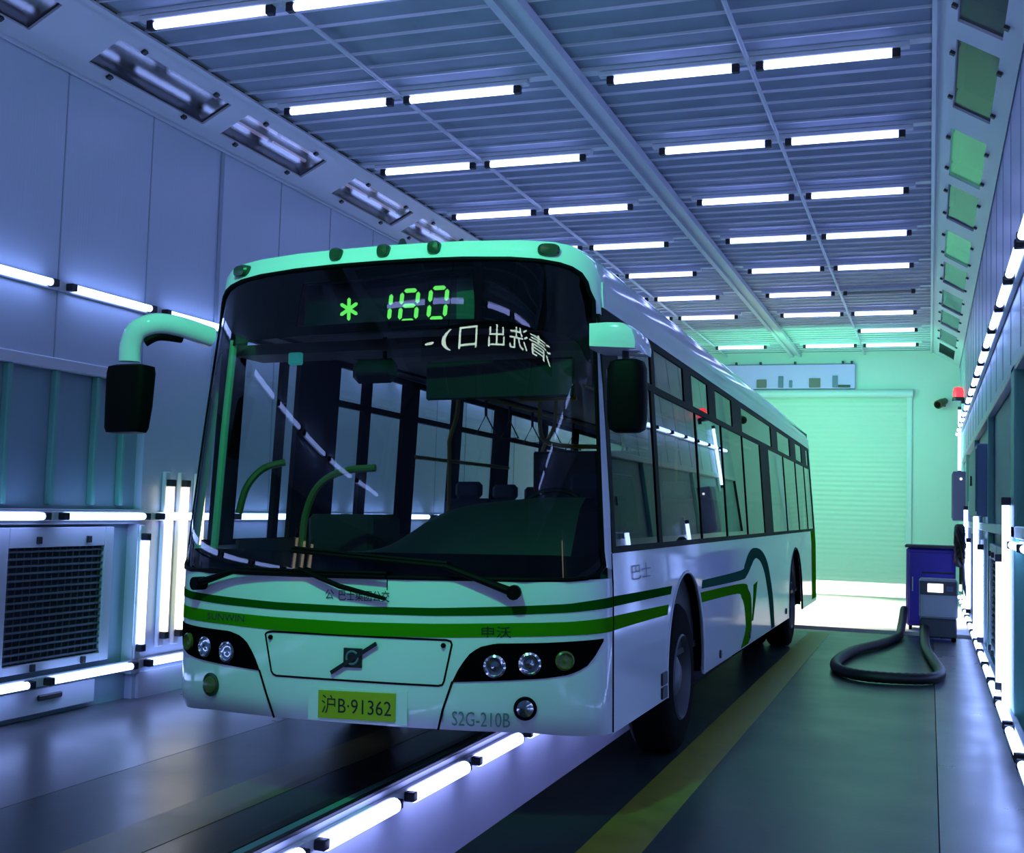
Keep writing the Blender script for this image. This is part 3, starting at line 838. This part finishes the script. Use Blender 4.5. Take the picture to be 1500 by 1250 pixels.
# patches on the curved front
def patch(poly_top, poly_bot, x0, x1, off, m, name, parent=None, nx=24, nz=6, back=-.01):
    def itp(T, x):
        for (a, p), (b, q) in zip(T, T[1:]):
            if a <= x <= b: return p+(q-p)*(x-a)/(b-a+1e-9)
        return T[-1][1] if x > T[-1][0] else T[0][1]
    fr = []; bk = []
    for i in range(nx+1):
        x = x0+(x1-x0)*i/nx; a, b = itp(poly_bot, x), itp(poly_top, x)
        fr.append([Fp(x, a+(b-a)*k/nz, off) for k in range(nz+1)]); bk.append([Fp(x, a+(b-a)*k/nz, back) for k in range(nz+1)])
    return MB().slab(fr, bk).build(name, m, parent or BUS)
def headlight(s):
    topl = [(.548, .700), (.585, .775), (.63, .835), (.68, .872), (.76, .892), (1.0, .899), (1.235, .910)]
    botl = [(.548, .698), (.8, .713), (1.0, .727), (1.10, .742), (1.17, .775), (1.205, .83), (1.235, .905)]
    T = topl if s > 0 else [(-a, b) for a, b in topl[::-1]]
    B = botl if s > 0 else [(-a, b) for a, b in botl[::-1]]
    h = patch(T, B, *((.548, 1.232) if s > 0 else (-1.232, -.548)), .006, M['frit'], 'headlight')
    for (x, z, r, m) in ((.76, .782, .056, 'chrome'), (.925, .797, .056, 'chrome'), (1.08, .812, .048, 'lampo')):
        c = Fp(s*x, z, .006); n = (Fp(s*x, z, 1.0)-Fp(s*x, z, 0)).normalized()
        q = n.to_track_quat('Z', 'Y').to_matrix()
        l = MB(); rings = []
        for rr_, d in ((r, .0), (r, .014), (r*.82, .020), (r*.78, .010), (r*.5, .006), (r*.2, .010), (.001, .012)):
            rings.append([c + q @ Vector((rr_*math.cos(2*PI*k/24), rr_*math.sin(2*PI*k/24), d)) for k in range(24)])
        l.grid(rings, closed=True); l.build('lamp', M[m], h)
headlight(1); headlight(-1)
def round_lamp(x, z, r, m, mring, name):
    c = Fp(x, z, 0); n = (Fp(x, z, 1.0)-c).normalized(); q = n.to_track_quat('Z', 'Y').to_matrix()
    def rg(L): return [[c + q @ Vector((a*math.cos(2*PI*k/28), a*math.sin(2*PI*k/28), d)) for k in range(28)] for a, d in L]
    o = MB().grid(rg(((r*1.25, 0), (r*1.25, .008), (r, .012), (r, .002))), closed=True).build(name, M[mring], BUS)
    MB().grid(rg(((r, .004), (r*.9, .014), (r*.5, .020), (.001, .022))), closed=True).build('lens', M[m], o)
round_lamp(.905, .580, .046, 'chrome', 'rubber', 'fog_lamp'); round_lamp(-.885, .598, .050, 'lampo', 'lampg', 'fog_lamp')
# bonnet hatch outline, seams
def line_on_front(pts, r, name, m='rubber', closed=False, n=6):
    P = []
    for (a, b), (c, d) in zip(pts, pts[1:]+([pts[0]] if closed else [])):
        for k in range(n): P.append(Fp(a+(c-a)*k/n, b+(d-b)*k/n, .001))
    if not closed: P.append(Fp(*pts[-1], .001))
    return MB().tube(P, r, 6, closed=closed).build(name, M[m], BUS)
line_on_front([(-.515, .89), (-.50, .90), (-.475, .905), (.515, .902), (.537, .896), (.543, .88), (.505, .70), (.497, .682), (.475, .676), (-.44, .678), (-.46, .685), (-.472, .70)], .005, 'hatch_seam', closed=True)
line_on_front([(-.549, .70), (-.50, .58), (-.448, .462)], .006, 'bumper_seam'); line_on_front([(.548, .70), (.50, .56), (.478, .462)], .006, 'bumper_seam')
for x in (-.48, .50): round_lamp(x, .875, .010, 'rubber', 'rubber', 'hatch_lock')
MB().tube([Sp(.26, .43+(1.33-.43)*k/6, .001) for k in range(7)], .006, 6).build('corner_seam', M['rubber'], BUS)
line_on_front([(.195, 1.20), (.195, 1.14)], .003, 'panel_seam')

# text helper
def text_mesh(s, size):
    cu = bpy.data.curves.new('txt', 'FONT'); cu.body = s; cu.size = size; cu.align_x = 'CENTER'; cu.align_y = 'CENTER'
    cu.resolution_u = 3
    ob = bpy.data.objects.new('txt', cu); COL.objects.link(ob)
    bpy.context.view_layer.update()
    me = bpy.data.meshes.new_from_object(ob.evaluated_get(bpy.context.evaluated_depsgraph_get()))
    vs = [tuple(v.co) for v in me.vertices]; fs = [tuple(p.vertices) for p in me.polygons]
    bpy.data.objects.remove(ob); bpy.data.curves.remove(cu); bpy.data.meshes.remove(me)
    xs = [v[0] for v in vs]; ys = [v[1] for v in vs]
    cx, cy_ = (min(xs)+max(xs))/2, (min(ys)+max(ys))/2
    return [(v[0]-cx, v[1]-cy_) for v in vs], fs, max(xs)-min(xs), max(ys)-min(ys)
def fit_text(s, w, h, fn, m, name, parent):
    vs, fs, tw, th = text_mesh(s, 1.0)
    P = [fn(v[0]/tw*w, v[1]/th*h) for v in vs]
    return MB().add(P, fs).build(name, m, parent, smooth=False, fix=False)
def front_text(s, x, z, w, h, m, name='lettering', off=.005, slope=0.0):
    return fit_text(s, w, h, lambda a, b: Fp(x+a, z+b+a*slope, off), m, name, BUS)
# number plate
pl = patch([(-.18, .622), (.255, .628)], [(-.18, .484), (.255, .488)], -.178, .253, .012, M['plate'], 'number_plate', nx=6, nz=2)
fit_text('沪B·91362', .39, .095, lambda a, b: Fp(.038+a, .555+b, .0135), M['ink'], 'plate_lettering', pl)
patch([(-.235, .635), (.31, .640)], [(-.25, .470), (.325, .474)], -.24, .315, .004, M['paint'], 'plate_recess', nx=6, nz=2)
# badge
bd = patch([(-.04, .842), (.064, .842)], [(-.04, .745), (.064, .745)], -.038, .063, .012, M['ink'], 'badge', nx=4, nz=2)
bp_ = MB()
a, b = Fp(-.106, .714, .012), Fp(.147, .872, .012)
d = (b-a).normalized(); s = d.cross(Vector((0, -1, 0)))*.010; o_ = Vector((0, -.008, 0))
bp_.add([a-s, a+s, b+s, b-s, a-s+o_, a+s+o_, b+s+o_, b-s+o_], [(0, 1, 2, 3), (7, 6, 5, 4), (0, 4, 5, 1), (1, 5, 6, 2), (2, 6, 7, 3), (3, 7, 4, 0)])
bp_.build('bar', M['ink'], bd, smooth=False)
MB().tube([Fp(.012+.032*math.cos(2*PI*k/20), .795+.032*math.sin(2*PI*k/20), .014) for k in range(20)], .006, 6, closed=True).build('ring', M['inkg'], bd)
front_text('公', -.128, 1.110, .050, .050, M['ink'])
front_text('巴士集团公交', .068, 1.108, .285, .055, M['ink'])
front_text('SUNWIN', -.79, .963, .27, .036, M['ink'])
front_text('申沃', .765, .948, .145, .055, M['ink'])
front_text('S2G-210B', .692, .522, .285, .070, M['inkg'])
fit_text('巴士', .45, .085, lambda a, b: Sp(.90+a, 1.215+b, .004), M['blueb'], 'lettering', BUS)
# lamps / vents on the side
for yv, za, zb in ((1.47, .515, .585), (1.47, .435, .500)):
    fr = [[Sp(yv-.07, za, .012), Sp(yv-.07, zb, .012)], [Sp(yv+.07, za, .012), Sp(yv+.07, zb, .012)]]
    bk = [[Sp(yv-.07, za, -.002), Sp(yv-.07, zb, -.002)], [Sp(yv+.07, za, -.002), Sp(yv+.07, zb, -.002)]]
    MB().slab(fr, bk).build('side_vent', M['ink'], BUS, smooth=False)
for yv in (3.5, 5.05, 7.9):
    MB().lathe([(0, .012), (.03, .012), (.034, 0), (0, 0)], (1.25, yv, .47), 'X', 14).build('side_marker', M['ink'], BUS)
# side destination slit and flap
# marker lamps on the cap
def cap_lamp(x, z, w, h):
    c = Fp(x, z, .004); c.y += capdrop(z); n = (Fp(x, z, 1.0)-Fp(x, z, 0)).normalized(); q = n.to_track_quat('Z', 'Y').to_matrix()
    rings = []
    for k_, d in ((1.0, -.03), (1.0, .018), (.8, .032), (.01, .036)):
        rings.append([c + q @ Vector((w*k_*math.copysign(abs(math.cos(t))**.7, math.cos(t)), h*k_*math.copysign(abs(math.sin(t))**.7, math.sin(t)), d)) for t in [2*PI*i/24 for i in range(24)]])
    o = MB().grid(rings, closed=True).build('marker_lamp', M['lampg'], BUS)
cap_lamp(-.905, 2.905, .062, .036)
for x in (-.25, .038, .33): cap_lamp(x, 2.935, .036, .038)
cap_lamp(.93, 2.905, .058, .034)
MB().tube([(-.01, .36, 2.97), (-.03, .40, 3.09)], [.06, .014], 10).build('antenna', M['dark'], BUS)

# wipers
def wiper(base, mid, tip, s):
    o = MB().tube([Fp(*base, .05), Fp(*mid, .045), Fp(*tip, .035)], [.022, .014, .009], 8).build('wiper', M['black'], BUS)
    MB().tube([Fp(base[0], base[1], -.003), Fp(base[0], base[1], .07)], .036, 12).build('pivot', M['black'], o)
    bl_ = MB().tube([Fp(mid[0]+(tip[0]-mid[0])*k/10, mid[1]+(tip[1]-mid[1])*k/10+.018, .022) for k in range(11)], .010, 6).build('blade', M['black'], o)
wiper((.85, 1.145), (.52, 1.262), (-.35, 1.325), 1)
wiper((-.965, 1.138), (-.70, 1.21), (.20, 1.205), 1)
MB().tube([Fp(-.30, 1.235, .03), Fp(-.05, 1.155, .045), (Fp(.20, 1.098, .03))], [.012, .014, .010], 8).build('wiper_link', M['black'], BUS)

# mirrors
mr_ = MB().tube(catmull([(-1.06, .06, 2.52), (-1.14, -.12, 2.555), (-1.21, -.24, 2.56), (-1.285, -.30, 2.52), (-1.325, -.31, 2.44), (-1.33, -.31, 2.345)], 8), .058, 14, sy=.8).build('mirror_arm', M['paint'], BUS)
MB().tube(catmull([(-1.15, -.10, 2.497), (-1.21, -.22, 2.495), (-1.265, -.27, 2.455)], 6), .028, 10).build('underside_cover', M['black'], mr_)
mh = MB()
rings = []
for z, w, cx in ((2.325, .085, -1.315), (2.315, .122, -1.315), (2.28, .128, -1.316), (2.1, .124, -1.325), (1.98, .116, -1.335), (1.955, .105, -1.337), (1.95, .07, -1.337)):
    rings.append([(cx+w*math.copysign(abs(math.cos(t))**.4, math.cos(t)), -.31+.075*math.copysign(abs(math.sin(t))**.5, math.sin(t))*(w/.128), z) for t in [2*PI*i/28 for i in range(28)]])
mh.grid(rings, closed=True); mh.f += [tuple(range(27, -1, -1)), tuple(len(mh.v)-28+i for i in range(28))]
mhd = mh.build('mirror_head', M['black'], mr_)
rcap = MB(); rings = []
for y_, k_ in ((-.08, .5), (-.07, .9), (-.01, 1.0), (.16, 1.0), (.26, .95)):
    pts = []
    prof = [(1.20, 2.355), (1.455, 2.335), (1.458, 2.365), (1.452, 2.40), (1.438, 2.435), (1.412, 2.462), (1.372, 2.478), (1.30, 2.482), (1.20, 2.480)]
    cx, cz = 1.34, 2.41
    rings.append([(cx+(px-cx)*k_, y_, cz+(pz-cz)*k_) for px, pz in prof])
rcap.grid(rings, closed=True); rcap.f += [tuple(range(8, -1, -1)), tuple(len(rcap.v)-9+i for i in range(9))]
rc = rcap.build('mirror_arm', M['paint'], BUS)
MB().cyl((1.375, .02, 2.36), (1.375, .02, 2.25), .018, 10).build('stem', M['dark'], rc)
mh = MB(); rings = []
for z, w in ((2.295, .06), (2.285, .082), (2.25, .094), (2.12, .096), (1.99, .094), (1.95, .085), (1.935, .06)):
    rings.append([(1.385+w*math.copysign(abs(math.cos(t))**.5, math.cos(t)), 0.02+.085*math.copysign(abs(math.sin(t))**.6, math.sin(t))*(w/.096), z) for t in [2*PI*i/28 for i in range(28)]])
mh.grid(rings, closed=True); mh.f += [tuple(range(27, -1, -1)), tuple(len(mh.v)-28+i for i in range(28))]
mh.build('mirror_head', M['black'], rc)

# wheels
def wheel(x, y, side, rr=.485, name='wheel', dual=False):
    z = rr - x*ROLL
    o = MB().lathe([(.27, -.14), (.40, -.145), (rr-.03, -.13), (rr, -.10), (rr, .10), (rr-.03, .13), (.40, .145), (.27, .14)], (x, y, z), 'X', 48).build(name, M['tyre'], BUS)
    s = side
    MB().lathe([(.285, s*.135), (.270, s*.150), (.255, s*.12), (.235, s*.03), (.15, s*.05), (.13, s*.10), (.08, s*.125), (.0, s*.13)], (x, y, z), 'X', 40).build('rim', M['rim'], o)
    nb = MB()
    for k in range(10):
        a = 2*PI*k/10
        nb.lathe([(0, s*.085), (.017, s*.082), (.017, s*.04), (0, s*.04)], (x, y+.185*math.cos(a), z+.185*math.sin(a)), 'X', 8)
    nb.build('wheel_nuts', M['chrome'], o)
wheel(1.075, 2.2, 1); wheel(-1.075, 2.2, -1)
wheel(1.05, 8.98, 1); wheel(-1.05, 8.98, -1)
wheel(.74, 8.98, 1, name='inner_wheel'); wheel(-.74, 8.98, -1, name='inner_wheel')
MB().cyl((-.95, 2.2, .5), (.95, 2.2, .5), .07, 12).build('axle', M['black'], BUS); MB().cyl((-.95, 8.98, .5), (.95, 8.98, .5), .09, 12).build('axle', M['black'], BUS)

# interior
MB().box(-1.19, 1.19, .45, 11.5, .60, .64).build('floor_panel', M['inner'], BUS, smooth=False)
MB().box(-1.05, 1.05, .55, 11.5, 2.62, 2.65).build('interior_ceiling', M['innerc'], BUS, smooth=False)
ip = MB().box(-1.18, -1.16, .55, 11.5, .64, 1.36).box(1.16, 1.18, .55, 11.5, .64, 1.36).box(-1.1, 1.1, 11.45, 11.5, .64, 2.62)
ip.box(-1.155, -1.0, .5, 11.5, 2.60, 2.70).box(1.0, 1.155, .5, 11.5, 2.60, 2.70)
ip.build('interior_panel', M['inner'], BUS, smooth=False)
dsh = MB(); rows = []
def dash_z(x): return 1.30+.27/(1+math.exp(-(x-.05)/.10))+.05*max(0, min(1, (x-.2)/.6))
for yv, k in ((.12, 0), (.20, .35), (.34, .85), (.45, 1), (.60, 1), (.70, .8), (.74, .2), (.75, 0)):
    rows.append([(x, max(yv, front(x, 1.25)+.05), 1.22+(dash_z(x)-1.22)*k) for x in [-1.05+2.1*i/40 for i in range(41)]])
rows.append([(x, .75, .64) for x in [-1.05+2.1*i/40 for i in range(41)]])
dsh.grid(rows, flip=True).build('dashboard', M['dash'], BUS)
sw = MB().tube([(.72+.22*math.cos(2*PI*k/28), .86+.10*math.sin(2*PI*k/28), 1.50+.19*math.sin(2*PI*k/28)*.9) for k in range(28)], .016, 8, closed=True)
sw.cyl((.50, .86, 1.50), (.94, .86, 1.50), .014, 8).cyl((.72, .86, 1.5), (.72, .66, 1.3), .03, 10)
sw.build('steering_wheel', M['black'], BUS)
def seat(x, y, w=.44, name='passenger_seat', m='seat', z0=.64):
    s_ = MB().box(x-w/2, x+w/2, y-.22, y+.22, z0+.36, z0+.46, .04)
    s_.box(x-w/2, x+w/2, y+.16, y+.26, z0+.44, z0+1.02, .04).box(x-.12, x+.12, y+.17, y+.25, z0+1.02, z0+1.16, .03)
    s_.box(x-.05, x+.05, y-.1, y+.1, z0, z0+.37)
    return s_.build(name, M[m], BUS, smooth=False)
seat(.72, 1.45, .50, 'driver_seat')
for yv in (3.4, 4.3, 5.2, 7.6, 8.5, 9.4): seat(-.88, yv); seat(.88, yv)
MB().box(.28, 1.15, 1.85, 1.90, .64, 1.95, .01).box(.26, .30, .95, 1.90, .64, 1.55, .01).build('driver_partition', M['inner'], BUS, smooth=False)
MB().box(-.98, -.52, 1.05, 1.50, .64, 1.52, .03).build('fare_box', M['inner'], BUS, smooth=False)
# grab poles
def pole(pts, m='pole', r=.017, name='grab_pole'): return MB().tube(catmull(pts, 5), r, 8).build(name, M[m], BUS)
pole([(-.60, 2.5, .64), (-.60, 2.5, 1.9), (-.60, 2.5, 2.08), (-.52, 2.45, 2.28), (-.50, 2.45, 2.62)])
pole([(-.42, 4.2, .64), (-.42, 4.2, 1.9), (-.42, 4.2, 2.1), (-.30, 4.15, 2.3), (-.28, 4.15, 2.62)])
pole([(-.50, 2.3, 2.44), (-.50, 5, 2.44), (-.50, 10.5, 2.44)]); pole([(.50, 2.3, 2.44), (.50, 5, 2.44), (.50, 10.5, 2.44)])
pole([(-1.10, 3.0, 1.98), (-1.10, 4.5, 1.98), (-1.10, 5.2, 1.98)])
pole([(.42, 3.0, .64), (.42, 3.0, 2.62)]); pole([(.40, 6, .64), (.40, 6, 2.62)]); pole([(-.45, 7.2, .64), (-.45, 7.2, 2.62)])
pole([(.10, 2.6, 2.62), (.08, 2.6, 2.2), (.16, 2.6, 2.05), (.55, 2.6, 2.02)])
pole([(.02, 2.3, 2.35), (.45, 2.3, 2.35)])
pole([(-1.12, .48, 1.52), (-1.08, .50, 1.68), (-1.0, .55, 1.79), (-.88, .6, 1.83)], 'rail', .022, 'door_handrail')
pole([(-.70, .50, 1.25), (-.68, .50, 1.50), (-.60, .50, 1.68), (-.45, .52, 1.77), (-.25, .55, 1.79)], 'rail', .022, 'door_handrail')
for yv in (3.0, 3.55, 4.15, 4.8, 5.4):
    hs = MB().tube([(-.50, yv, 2.43), (-.50, yv, 2.30)], .012, 6)
    hs.tube([(-.50, yv, 2.31), (-.58, yv, 2.16), (-.42, yv, 2.16)], .010, 6, closed=True)
    hs.build('hand_strap', M['inner'], BUS)
# mint green strip behind the glass at the left corner
MB().tube([(-.935, .10, 2.50), (-.955, .06, 2.0), (-.985, .03, 1.30)], .022, 8).build('corner_strip', M['mint'], BUS)
MB().box(-.30, -.02, .30, .38, 2.26, 2.40, .04).cyl((-.10, .34, 2.38), (-.10, .34, 2.52), .012, 8).build('interior_mirror', M['dash'], BUS, smooth=False)
MB().box(.18, 1.03, .28, .31, 2.15, 2.36, .01).build('sun_visor', M['dash'], BUS, smooth=False)
MB().box(-.62, -.54, .16, .20, 2.36, 2.43, .008).build('indicator_tag', M['teal_tag'], BUS, smooth=False)
MB().box(-1.05, 1.05, .27, .60, 2.44, 2.50).build('display_shelf', M['inner'], BUS, smooth=False)
# destination display
yD = .13
ds = MB().box(-.50, .42, yD, yD+.04, 2.52, 2.80).build('destination_display', M['disp'], BUS, smooth=False)
MB().box(.4205, .60, yD-.002, yD+.04, 2.53, 2.79).build('green_section', M['dispg'], ds, smooth=False)
yL = yD-.004
def segbar(m, p, q, w):
    a = Vector((p[0], yL, p[1])); b = Vector((q[0], yL, q[1])); d_ = (b-a).normalized(); s_ = Vector((-d_.z, 0, d_.x))*w; e_ = d_*w
    vs = [a, a+e_+s_, b-e_+s_, b, b-e_-s_, a+e_-s_]
    bk = [v+Vector((0, .003, 0)) for v in vs]
    n_ = 6
    m.add(vs+bk, [tuple(range(6)), tuple(range(11, 5, -1))]+[(i, i+6, (i+1) % 6+6, (i+1) % 6) for i in range(6)])
def digit(m, x, z, w, h, segs, sl=.10, t=.0115):
    def P(a, b): return (x+a*w+sl*(b-.5)*h, z+b*h)
    S_ = {'a': ((0, 1), (1, 1)), 'b': ((1, 1), (1, .5)), 'c': ((1, .5), (1, 0)), 'd': ((0, 0), (1, 0)), 'e': ((0, 0), (0, .5)), 'f': ((0, .5), (0, 1)), 'g': ((0, .5), (1, .5))}
    for c in segs:
        p, q = S_[c]; p, q = P(*p), P(*q); g_ = .10
        segbar(m, (p[0]+(q[0]-p[0])*g_, p[1]+(q[1]-p[1])*g_), (q[0]+(p[0]-q[0])*g_, q[1]+(p[1]-q[1])*g_), t)
def led(segs_fn, name='display_digit'):
    m = MB(); segs_fn(m); m.build(name, M['led'], ds, smooth=False)
led(lambda m: digit(m, -.055, 2.575, .085, .155, 'bc'))
led(lambda m: digit(m, .095, 2.570, .095, .165, 'abcdefg'))
led(lambda m: digit(m, .265, 2.575, .095, .165, 'abcdef'))
def star(m):
    for k in range(3):
        a = PI/2+PI*k/3; segbar(m, (-.222-.062*math.cos(a), 2.652-.065*math.sin(a)), (-.222+.062*math.cos(a), 2.652+.065*math.sin(a)), .010)
led(star, 'display_star')

# ------------------------------------------------------------------ hanging sign in front of the bus (seen mirrored in its windscreen)
sg = thing('hanging_sign', 'hanging sign of lit characters mirrored in the bus windscreen', 'sign', (1.016, -3.157, 3.77))
sg.rotation_euler = (0, 0, .1974)
MB().box(-2.08, 2.08, -.05, .04, -.04, .26, .01).build('casing', M['black'], sg, smooth=False)
def sign_char(ch, xc, wc, hh):
    fit_text(ch, wc, hh, lambda a, b: Vector((xc-a, .046, .11+b)), M['signled'], 'sign_character', sg)
for ch, xc, wc in (('清', 1.43, 1.12), ('洗', .485, .66), ('出', -.22, .47), ('口', -.98, .46), (')', -1.505, .24), ('-', -1.9, .19)):
    sign_char(ch, xc, wc, .025 if ch == '-' else .215)
for x in (-1.5, 1.5): MB().cyl((x, 0, .26), (x, 0, H+.02-3.77), .012, 8).build('hanger', M['dark'], sg)
# ------------------------------------------------------------------ daylight and added lights
def area(name, loc, target, sx, sy, col, power, spread=PI):
    l = bpy.data.lights.new(name, 'AREA'); l.shape = 'RECTANGLE'; l.size = sx; l.size_y = sy; l.color = col; l.energy = power; l.spread = spread
    o = bpy.data.objects.new(name, l); COL.objects.link(o); o.location = loc
    o.rotation_euler = (Vector(target)-Vector(loc)).to_track_quat('-Z', 'Y').to_euler()
    return o
sl = bpy.data.lights.new('added_green_spot', 'SPOT'); sl.color = (.05, 1.0, .40); sl.energy = 600; sl.spot_size = math.radians(58); sl.spot_blend = .8; sl.shadow_soft_size = .05  # added unseen spot for the green cast on the bus front
so = bpy.data.objects.new('added_green_spot', sl); COL.objects.link(so); so.location = (.5, -3.2, 4.7)
so.rotation_euler = (Vector((0, .2, 2.5))-Vector(so.location)).to_track_quat('-Z', 'Y').to_euler()
area('added_far_green_light', (.6, 15.0, 3.7), (.7, 19, 2.5), 3.0, .5, (.16, 1.0, .52), 135)  # added light facing away from the camera, turns the far door green
area('outdoor_daylight', (.1, YE+2.6, 3.6), (.1, YE+2.2, 0), 5, 3, (1, .95, .84), 1500)
sl = bpy.data.lights.new('added_apron_spot', 'SPOT'); sl.color = (1, .93, .76); sl.energy = 2500; sl.spot_size = math.radians(78); sl.spot_blend = .25; sl.shadow_soft_size = .05  # added spot that brightens the far floor from above
so = bpy.data.objects.new('added_apron_spot', sl); COL.objects.link(so); so.location = (.4, 15.0, 4.86)
so.rotation_euler = (Vector((.4, 15.0, 0))-Vector(so.location)).to_track_quat('-Z', 'Y').to_euler()

w = bpy.data.worlds.new('world'); scene.world = w; w.use_nodes = True
bg = w.node_tree.nodes['Background']; bg.inputs[0].default_value = (.5, .6, .8, 1); bg.inputs[1].default_value = .02

vs_ = scene.view_settings
vs_.view_transform = 'Standard'; vs_.look = 'None'; vs_.gamma = 1; vs_.use_curve_mapping = False; vs_.exposure = 0.0
cyc = scene.cycles
cyc.max_bounces = 8; cyc.diffuse_bounces = 3; cyc.glossy_bounces = 3; cyc.transmission_bounces = 4; cyc.transparent_max_bounces = 12
cyc.sample_clamp_indirect = 4.0; cyc.caustics_reflective = False; cyc.caustics_refractive = False
cyc.use_denoising = True
